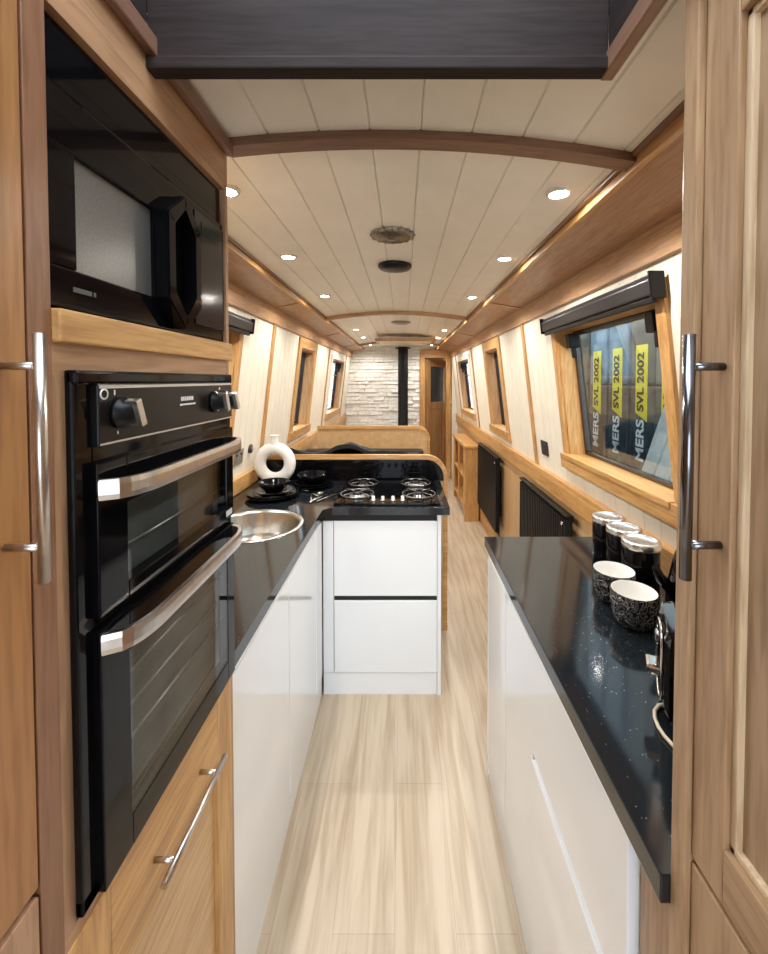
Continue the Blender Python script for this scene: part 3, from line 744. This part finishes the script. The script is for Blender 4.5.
# stove and flue in front of the stone wall
t = thing('wood_stove', 'black stove with tall flue pipe against the white stone wall', 'stove', (.02, 6.35, 0))
mb = MB(); mb.box(-.21, .25, 6.18, 6.5, .16, .62, .01); mb.build('firebox', cast_iron, t)
MB().box(-.23, .27, 6.16, 6.52, .62, .645, .005).build('top_plate', cast_iron, t)
dr = MB().box(-.15, .19, 6.162, 6.18, .24, .56, .006).build('door', cast_iron, t)
MB().box(-.11, .15, 6.158, 6.163, .30, .50, .003).build('door_glass', black_gloss, dr)
MB().tube([(.17, 6.15, .36), (.17, 6.15, .46)], .008).build('handle', steel, dr)
for lx, ly in ((-.18, 6.21), (.22, 6.21), (-.18, 6.47), (.22, 6.47)): MB().tube([(lx, ly, FZ), (lx, ly, .17)], .016).build('leg', cast_iron, t)
MB().lathe([(.085, .646), (.085, .68), (.078, .69), (.078, 2.055)], (.0, 6.42, 0), 32).build('flue_pipe', black_matt, t)
MB().lathe([(.079, 2.03), (.12, 2.03), (.12, 2.045), (.079, 2.045)], (.0, 6.42, 0), 32).build('flue_collar', black_matt, t)

# ceiling box by the far end
t = thing('ceiling_locker', 'shallow oak-framed hatch box under the ceiling before the stone wall', 'hatch', (.0, 5.2, 1.98))
MB().box(-.30, .36, 5.0, 5.40, 2.015, 2.06, .004).build('lid', mat('cream_hatch', (.74,.68,.56), .5), t)
MB().box(-.34, .40, 4.97, 5.0, 2.01, 2.045, .004).box(-.34, -.30, 5.0, 5.43, 2.01, 2.045, .004).box(.36, .40, 5.0, 5.43, 2.01, 2.045, .004).build('oak_frame', oak['x'], t)

# ------------------------------------------------------------------ right side furniture
t = thing('bookcase', 'low oak shelf cabinet with open shelves against the panelled wall', 'cabinet', (.77, 5.2, 0))
bx0, bx1, by0, by1 = .70, XR-.034, 4.62, 5.65
MB().box(bx0, bx1, by0, by0+.02, FZ, .765, .002).box(bx0, bx1, by1-.02, by1, FZ, .765, .002).box(bx1-.015, bx1, by0+.02, by1-.02, FZ, .765).build('carcass', foak['z'], t)
MB().box(bx0-.012, bx1, by0-.02, by1+.02, .765, .795, .004).build('cabinet_top', foak['y'], t)
for zz in (.06, .40): MB().box(bx0+.002, bx1-.015, by0+.02, by1-.02, zz, zz+.018).build('shelf', foak['y'], t)
for ya, yb in ((by0+.02, by0+.09), (by1-.09, by1-.02), ((by0+by1)/2-.03, (by0+by1)/2+.03)): MB().box(bx0-.004, bx0+.014, ya, yb, .02, .763, .002).build('face_stile', foak['z'], t)
def radiator(label, y0, y1):
    t = thing('radiator', label, 'radiator', (.84, (y0+y1)/2, .16), 'black radiators below the gunwale board')
    X = XR-.012
    mb = MB(); mb.box(X-.045, X-.025, y0, y1, .17, .845, .003)
    n = int((y1-y0)/.033)
    for i in range(n):
        ya = y0+.008+i*(y1-y0-.012)/n; mb.prism([(X-.062, ya+.006), (X-.062, ya+.018), (X-.044, ya+.024), (X-.044, ya)], 'z', .185, .83)
    mb.build('panel', black_satin, t)
    MB().box(X-.060, X-.022, y0-.004, y1+.004, .843, .853, .002).build('top_grille', black_satin, t)
    MB().tube([(X-.035, y0-.02, .20), (X-.035, y0-.02, FZ)], .007).build('pipe', black_satin, t)
    MB().lathe([(0, 0), (.010, 0), (.010, .008), (0, .008)], (X-.066, y0+.05, .80), 16, 'x').build('air_vent', chrome, t)
    for yy in (y0+.1, y1-.12): MB().box(X-.025, X+.011, yy, yy+.03, .30, .70).build('bracket', black_satin, t)
radiator('black fluted radiator just past the canister worktop', 2.05, 2.88)
radiator('black radiator between the low oak shelf cabinet and the other radiator', 3.60, 4.50)
# right worktop and units
RX = .333
tag(MB().box(RX, XR-.034, .513, 1.66, TB, TT, .002).build('worktop', quartz_m), 'straight black quartz worktop carrying the canisters, mugs and toaster', 'worktop')
t = thing('base_cabinet', 'white gloss cabinet at the far end of the canister worktop', 'cabinet', (.62, 1.36, 0))
rx = RX+.012
MB().box(rx+.02, XR-.02, 1.065, 1.63, .04, TB-.002).build('carcass', white_gloss, t)
MB().box(rx, rx+.019, 1.065, 1.352, .046, .828, .002).build('door', white_gloss, t)
MB().box(rx, rx+.019, 1.356, 1.628, .046, .828, .002).build('door', white_gloss, t)
MB().box(rx+.003, XR-.02, 1.065, 1.628, FZ, .042, .001).build('plinth', white_gloss, t)
MB().box(rx, XR-.02, 1.63, 1.65, FZ, TB-.001, .001).build('end_panel', white_gloss, t)
MB().box(rx+.008, rx+.022, 1.065, 1.63, .828, .8615).build('handle_channel', bpy.data.materials['grey_channel'], t)
t = thing('drawer_unit', 'white gloss deep-drawer unit beside the pale oak wardrobe', 'cabinet', (.62, .83, 0))
MB().box(rx+.02, XR-.02, .60, 1.063, .04, TB-.002).build('carcass', white_gloss, t)
MB().box(rx-.004, rx+.019, .603, 1.061, .562, .845, .002).build('drawer', white_gloss, t)
MB().box(rx-.004, rx+.019, .603, 1.061, .046, .535, .002).build('drawer', white_gloss, t)
MB().box(rx+.006, rx+.0199, .603, 1.061, .535, .562).build('handle_channel', bpy.data.materials['grey_channel'], t)
MB().box(rx+.003, XR-.02, .60, 1.063, FZ, .042, .001).build('plinth', white_gloss, t)
tag(MB().box(rx+.012, XR-.02, .518, .597, FZ, TB-.001, .002).build('filler_panel', palewood['z']), 'narrow oak filler panel between the white drawers and the pale wardrobe', 'panel')
# canisters
def canister():
    t = thing('canister', '', 'canister', (0,0,0), 'black storage canisters with silver lids')
    r = .051
    MB().lathe([(0, 0), (r-.003, 0), (r, .003), (r, .137), (r-.002, .139), (0, .139)], n=40).build('body', black_gloss, t, False)
    MB().lathe([(0, .139), (r+.001, .139), (r+.002, .143), (r+.002, .158), (r-.001, .161), (r-.010, .162), (r-.012, .160), (0, .160)], n=40).build('lid', mat('lid_steel', (.72,.71,.69), .22, .9), t, False)
    return t
c = canister(); c.location = (.725, 1.435, TT); c['label'] = 'black canister with silver lid, farthest of three along the wall'
dup(c, (.722, 1.328, TT), 'black canister with silver lid, middle one of three')
dup(c, (.715, 1.220, TT), 'black canister with silver lid closest to the patterned mugs')
def mug():
    t = thing('mug', '', 'mug', (0,0,0), 'patterned mugs on the worktop')
    r = .056
    MB().lathe([(0, 0), (r*.62, 0), (r*.80, .010), (r*.95, .035), (r, .06), (r, .088), (r-.002, .090)], n=44).build('outer', mug_m, t, False)
    MB().lathe([(r-.002, .090), (r-.005, .088), (r-.006, .06), (r*.85, .035), (r*.6, .012), (0, .010)], n=44).build('inner', white_ceramic, t, False)
    return t
c = mug(); c.location = (.613, 1.178, TT); c['label'] = 'black and white patterned mug tucked between canisters and the other mug'
dup(c, (.605, 1.060, TT), 'black and white patterned mug standing nearer the toaster', rotz=1.9)
# toaster
t = thing('toaster', 'black toaster with chrome trim loop and lever beside the wardrobe', 'toaster', (.578, .744, TT), rotz=radians(-27))
MB().box(-.085, .19, -.075, .085, .012, .185, .025).build('body', black_gloss, t, False)
def rrect(w_, h_, r, n=5):
    p = []
    for cx_, cy_, a0 in ((w_-r, h_-r, 0), (-w_+r, h_-r, 90), (-w_+r, -h_+r, 180), (w_-r, -h_+r, 270)): p += arc(cx_, cy_, r, a0, a0+90, n)
    return p
MB().tube([(-.088, a+.005, .098+b) for a, b in rrect(.042, .070, .035)], .0028, 8, closed=True).build('trim_loop', chrome, t, False)
MB().box(-.112, -.085, -.022, .018, .075, .093, .005).build('lever', chrome, t, False)
MB().lathe([(0, 0), (.014, 0), (.013, -.010), (0, -.011)], (-.086, .005, .138), 20, 'x').build('dial', dark_chrome, t, False)
for yy in (-.03, .035): MB().box(-.05, .15, yy-.013, yy+.013, .1835, .187, .002).build('slot', seal_m, t, False)
for xx in (-.06, .16):
    for yy in (-.05, .055): MB().lathe([(0, 0), (.01, 0), (.01, .014), (0, .014)], (xx, yy, 0), 12).build('foot', black_satin, t, False)
tag(MB().tube([(.540, .79, TT+.004), (.500, .785, TT+.004), (.484, .772, TT+.004), (.474, .755, TT+.004), (.468, .735, TT+.004), (.467, .715, TT+.004), (.470, .695, TT+.004), (.478, .67, TT+.004), (.50, .64, TT+.004), (.60, .60, TT+.004), (.80, .62, TT+.004)], .0035, 8).build('power_cord', cord_m), 'cream power cord curling from under the toaster', 'cord')
# kettle
t = thing('kettle', 'black kettle with chrome detail behind the toaster by the wall', 'kettle', (.76, 1.03, TT))
MB().lathe([(0, 0), (.078, 0), (.080, .012), (.076, .10), (.062, .175), (.058, .19), (0, .192)], n=36).build('body', black_gloss, t, False)
MB().lathe([(0, .191), (.055, .191), (.052, .200), (.015, .205), (.012, .225), (0, .226)], n=30).build('lid', black_satin, t, False)
MB().tube([(-.07, 0, .10), (-.105, 0, .135), (-.118, 0, .165)], [.016, .012, .009], 12).build('spout', black_gloss, t, False)
MB().tube([(.06, 0, .17), (.10, 0, .18), (.115, 0, .13), (.105, 0, .06), (.075, 0, .04)], .010, 10).build('handle', black_satin, t, False)

# ------------------------------------------------------------------ crockery on the left worktop
t = thing('ring_vase', 'white ceramic ring-shaped vase at the back of the worktop', 'vase', (-.785, 2.50, TT))
N = 40; pts = []; 
mb = MB(); R_, r_ = .092, .036
rings = []
for i in range(N):
    a = 2*pi*i/N; c_ = Vector((R_*cos(a), 0, .130+R_*sin(a))); ring = []
    for k_ in range(16):
        b = 2*pi*k_/16; ring.append(mb.bm.verts.new(c_ + Vector((cos(a), 0, sin(a)))*r_*cos(b) + Vector((0, 1, 0))*.032*sin(b)))
    rings.append(ring)
for i in range(N):
    for k_ in range(16):
        A_, B_ = rings[i], rings[(i+1) % N]; mb.bm.faces.new((A_[k_], A_[(k_+1) % 16], B_[(k_+1) % 16], B_[k_])).smooth = True
mb.build('body', white_ceramic, t, False)
MB().lathe([(.026, .250), (.023, .275), (.026, .300), (.028, .302), (.022, .301), (.019, .275), (.019, .258)], n=28).build('neck', white_ceramic, t, False)
MB().lathe([(0, 0), (.034, 0), (.034, .006), (.026, .012), (0, .012)], n=28).build('foot', white_ceramic, t, False)
def plate(name, label, loc, r, grp=None):
    p = MB().lathe([(0, 0), (r*.55, 0), (r*.60, .003), (r*.95, .016), (r, .020), (r-.004, .021), (r*.6, .008), (0, .006)], n=48)
    o = p.build(name, black_gloss, None); o.location = loc
    return tag(o, label, 'plate', grp)
def bowl(label, loc, r, h):
    p = MB().lathe([(0, 0), (r*.5, 0), (r*.55, .004), (r*.85, h*.5), (r, h-.002), (r-.002, h), (r-.005, h-.002), (r*.8, h*.5), (r*.5, .008), (0, .007)], n=48)
    o = p.build('bowl', black_gloss, None); o.location = loc
    return tag(o, label, 'bowl', 'black bowls on the worktop')
g = 'black plates stacked on the worktop'
plate('dinner_plate', 'large black plate under the bowl, bottom plate beside the white vase', (-.715, 2.235, TT+.0005), .145, g)
plate('dinner_plate', 'black plate second from the bottom beside the white vase', (-.713, 2.237, TT+.0095), .138, g)
plate('side_plate', 'smaller black plate directly under the bowl by the white vase', (-.71, 2.24, TT+.0185), .105, g)
bowl('black bowl topping the plates in front of the white vase', (-.71, 2.24, TT+.0275), .082, .058)
plate('dinner_plate', 'large black plate under the deep bowl beside the hob', (-.545, 2.45, TT+.0005), .125, g)
plate('side_plate', 'small black plate between bowl and large plate beside the hob', (-.545, 2.45, TT+.0095), .105, g)
bowl('black bowl topping the plates beside the hob', (-.545, 2.45, TT+.0185), .088, .062)
def fork(kind):
    o = thing(kind, '', 'cutlery', (0,0,0), 'silver cutlery beside the hob')
    mb = MB(); mb.tube([(0, -.09, .004), (0, -.02, .006), (0, .03, .010)], [.006, .0035, .003], 8, rz=.0018); mb.build('handle', chrome, o, False)
    mb = MB()
    if kind == 'fork':
        mb.box(-.011, .011, .028, .052, .009, .011, .0006)
        for i in range(4): mb.box(-.011+i*.0063, -.0078+i*.0063, .050, .088, .0092, .0108)
        mb.build('tines', chrome, o, False)
    elif kind == 'spoon':
        mb.lathe([(0, .004), (.010, .005), (.018, .011), (.0185, .013), (.017, .012), (.009, .007), (0, .006)], (0, .058, 0), 20, sx=1, sy=1.5); mb.build('spoon_bowl', chrome, o, False)
    else:
        mb.prism([(-.004, .028), (.007, .03), (.008, .09), (.003, .108), (-.004, .09)], 'z', .009, .0108); mb.build('blade', chrome, o, False)
    return o
specs = [('fork', (-.50, 2.215), .25, 'silver fork lying nearest the stacked plates by the vase'), ('spoon', (-.468, 2.20), -.15, 'silver spoon in the middle of the cutlery'),
         ('knife', (-.44, 2.22), -.45, 'silver knife with narrow blade beside the spoon'), ('fork', (-.405, 2.21), -.55, 'silver fork lying nearest the hob edge'), ('spoon', (-.52, 2.29), .75, 'silver spoon lying crosswise behind the cutlery')]
first = {}
for kd, (x, y), rz, lb in specs:
    if kd not in first:
        o = fork(kd); first[kd] = o; o.location = (x, y, TT+.001); o.rotation_euler = (0, 0, rz); o['label'] = lb
    else: dup(first[kd], (x, y, TT+.001), lb, rotz=rz)
# ------------------------------------------------------------------ sockets
def socket(side, y, z, label, m, w_=.13, h_=.085):
    t = thing('wall_socket', label, 'socket', (wx(side, z), y, z))
    mb = MB(); wslab(mb, side, y-w_/2, y+w_/2, z-h_/2, z+h_/2, -.008, 0, .003); p = mb.build('plate', m, t)
    for dy in (-w_*.24, w_*.24):
        mb = MB(); wslab(mb, side, y+dy-.010, y+dy+.010, z+.008, z+.024, -.011, -.006, .002); mb.build('switch', dark_plastic, p)
        mb = MB(); wslab(mb, side, y+dy-.003, y+dy+.003, z-.008, z-.001, -.0085, -.006); wslab(mb, side, y+dy-.013, y+dy-.007, z-.024, z-.020, -.0085, -.006); wslab(mb, side, y+dy+.007, y+dy+.013, z-.024, z-.020, -.0085, -.006); mb.build('pin_slot', seal_m, p)
socket(-1, 2.32, 1.10, 'brushed steel double socket on the cream wall above the sink worktop', socket_m)
socket(1, 2.52, 1.12, 'dark double socket on the cream wall beyond the large window', dark_plastic, .11, .09)
t = thing('blank_socket', 'small round black aerial socket beside the steel double socket', 'socket', (wx(-1, 1.12), 2.50, 1.12))
MB().lathe([(0, -.006), (.028, -.006), (.028, .010), (.020, .013), (0, .013)], (wx(-1, 1.12), 2.50, 1.12), 24, 'x').build('cover', dark_plastic, t)
MB().lathe([(.0, .012), (.009, .013), (.009, .018), (0, .018)], (wx(-1, 1.12), 2.50, 1.12), 16, 'x').build('connector', steel, t)
# ------------------------------------------------------------------ blinds over the big windows
def blind(side, label):
    t = thing('roller_blind', label, 'blind', (wx(side, 1.8), 1.72, 1.79), 'dark rolled blinds above the large windows')
    y0, y1 = 1.235, 2.20
    mb = MB(); wslab(mb, side, y0, y1, 1.795, 1.845, -.055, -.015, .006); wslab(mb, side, y0, y1, 1.838, 1.862, -.045, -.015, .004); mb.build('cassette', blind_m, t)
    mb = MB(); wslab(mb, side, y0+.01, y1-.01, 1.775, 1.792, -.047, -.033, .003); mb.build('bottom_bar', black_satin, t)
    for yy in (y0-.008, y1-.002):
        mb = MB(); wslab(mb, side, yy, yy+.010, 1.785, 1.866, -.060, -.013, .003); mb.build('end_cap', black_satin, t)
blind(1, 'dark rolled-up blind above the window showing packaged boards')
blind(-1, 'dark rolled-up blind above the window half hidden by the tall housing')
# ------------------------------------------------------------------ packages outside the big window
XP = 1.62; K = XP/1.155
def Z(z): return CH+(z-CH)*K
packs = [1.78*K, 1.985*K, 2.21*K, 2.44*K, 2.67*K]
plabels = ['wrapped board pack mostly hidden by the pale planks outside the window', 'wrapped board pack with widest yellow strip outside the window', 'wrapped board pack with yellow strip in the middle outside the window',
           'wrapped board pack with thin yellow strip outside the window', 'plain wrapped board pack beside the window hinge outside']
hw = .099*K
for i, (yc, lb) in enumerate(zip(packs, plabels)):
    t = thing('board_package', lb, 'package', (XP+.12, yc, -.6), 'plastic wrapped board packs outside the window')
    MB().box(XP, XP+.3, yc-hw, yc+hw, -.6, 1.50, .012).build('wrapping', wrap_m, t)
    MB().box(XP-.002, XP+.302, yc-hw-.002, yc+hw+.002, -.59, Z(1.345), .012).build('lower_wrapping', wrapd_m, t)
    MB().box(XP, XP+.3, yc-hw, yc+hw, 1.502, 3.0, .02).build('upper_wrapping_sky_block', wrapb_m if i in (2, 3) else wrap_m, t)  # wrapping extended upwards to keep the sky out of worktop reflections
    if i < 4:
        st = MB().prism([(yc+.045*K, Z(1.71)), (yc-.050*K, Z(1.71)), (yc-.050*K, Z(1.34)), (yc+.045*K, Z(1.38))], 'x', XP-.0045, XP-.0015).build('yellow_strip', yellow_m, t)
        def place(z): return Matrix(((0, 0, -1, XP-.006), (0, 1, 0, yc), (1, 0, 0, z), (0, 0, 0, 1)))
        text_mesh('printed_letters', 'SVL 2002', .075*K, seal_m, st, place(Z(1.53)), bold=.003)
        text_mesh('printed_maker_letters', 'MERS', .088*K, white_ink, t, place(Z(1.245)), bold=.003)
for i, (dy, lb) in enumerate([(0, 'pale board leaning outermost across the dark packs outside'), (-.125, 'pale board leaning in the middle outside the window'), (-.25, 'pale board leaning closest to the window edge outside')]):
    X = 1.36; yb = 2.66+dy; ya = 2.03+dy
    mb = MB(); mb.hexa([(X, yb-.08, .3), (X+.03, yb-.08, .3), (X+.03, yb+.03, .3), (X, yb+.03, .3), (X, ya-.08, 1.55), (X+.03, ya-.08, 1.55), (X+.03, ya+.03, 1.55), (X, ya+.03, 1.55)], .003)
    tag(mb.build('leaning_board', lum_m), lb, 'board', 'pale boards leaning outside the window')

# ------------------------------------------------------------------ ceiling fittings
def spot():
    t = thing('ceiling_spotlight', '', 'ceiling light', (0,0,0), 'recessed spotlights along the ceiling')
    MB().lathe([(.026, -.001), (.027, -.006), (.033, -.006), (.036, .0), (.036, .006)], n=28).build('bezel', bezel_m, t, False)
    MB().lathe([(0, -.003), (.026, -.004), (.026, .004)], n=24).build('lens', lens_m, t, False)
    l = bpy.data.lights.new('spot_glow', 'SPOT'); l.energy = SPOT_W; l.color = SPOT_COL; l.spot_size = radians(165); l.spot_blend = .6; l.shadow_soft_size = .022
    lo = bpy.data.objects.new('bulb', l); COL.objects.link(lo); lo.parent = t; lo.location = (0, 0, -.012)
    return t
ys = [1.17, 1.79, 2.62, 3.50, 4.35, 5.15, 6.2, 7.5]  # last pair is unseen, added to brighten the passage and door leaf
where = ['first spotlight past the wooden ceiling arch', 'second spotlight from the oven end', 'third spotlight from the oven end', 'spotlight just beyond the middle ceiling arch', 'second spotlight beyond the middle ceiling arch', 'spotlight beside the shallow ceiling hatch', 'last spotlight before the stone wall', 'unseen spotlight added to brighten the passage beyond the doorway']
f0 = None
for x, sd in ((-.497, 'cooker side of the ceiling'), (.44, 'canister side of the ceiling')):
    for y, wh in zip(ys, where):
        lb = wh+', '+sd
        if f0 is None: f0 = spot(); f0.location = (x, y, cz(x)); f0['label'] = lb
        else: dup(f0, (x, y, cz(x)), lb)
t = thing('ceiling_vent', 'ribbed aged-metal round vent in the ceiling above the worktops', 'vent', (-.04, 1.60, 2.09))
mb = MB(); z = cz(-.04)
mb.lathe([(.078, .0), (.080, -.008), (.070, -.016), (.058, -.013), (.045, -.020), (.030, -.016), (.018, -.024), (0, -.025)], (-.04, 1.60, z), 40)
for i in range(16):
    a = 2*pi*i/16; mb.tube([(-.04+.074*cos(a), 1.60+.074*sin(a), z-.012), (-.04+.086*cos(a), 1.60+.086*sin(a), z-.004)], .005, 6)
mb.build('cover', brass_m, t)
t = thing('ceiling_vent', 'smooth black round vent in the ceiling behind the ribbed vent', 'vent', (-.04, 2.03, 2.09))
MB().lathe([(.082, 0), (.083, -.010), (.074, -.020), (.03, -.024), (0, -.024)], (-.04, 2.03, z), 40).build('cover', black_satin, t)
t = thing('ceiling_vent', 'small dark round vent in the ceiling near the far spotlights', 'vent', (-.02, 4.0, 2.09))
MB().lathe([(.095, 0), (.095, -.010), (.07, -.020), (0, -.020)], (-.02, 4.0, z), 30).build('cover', brass_m, t)
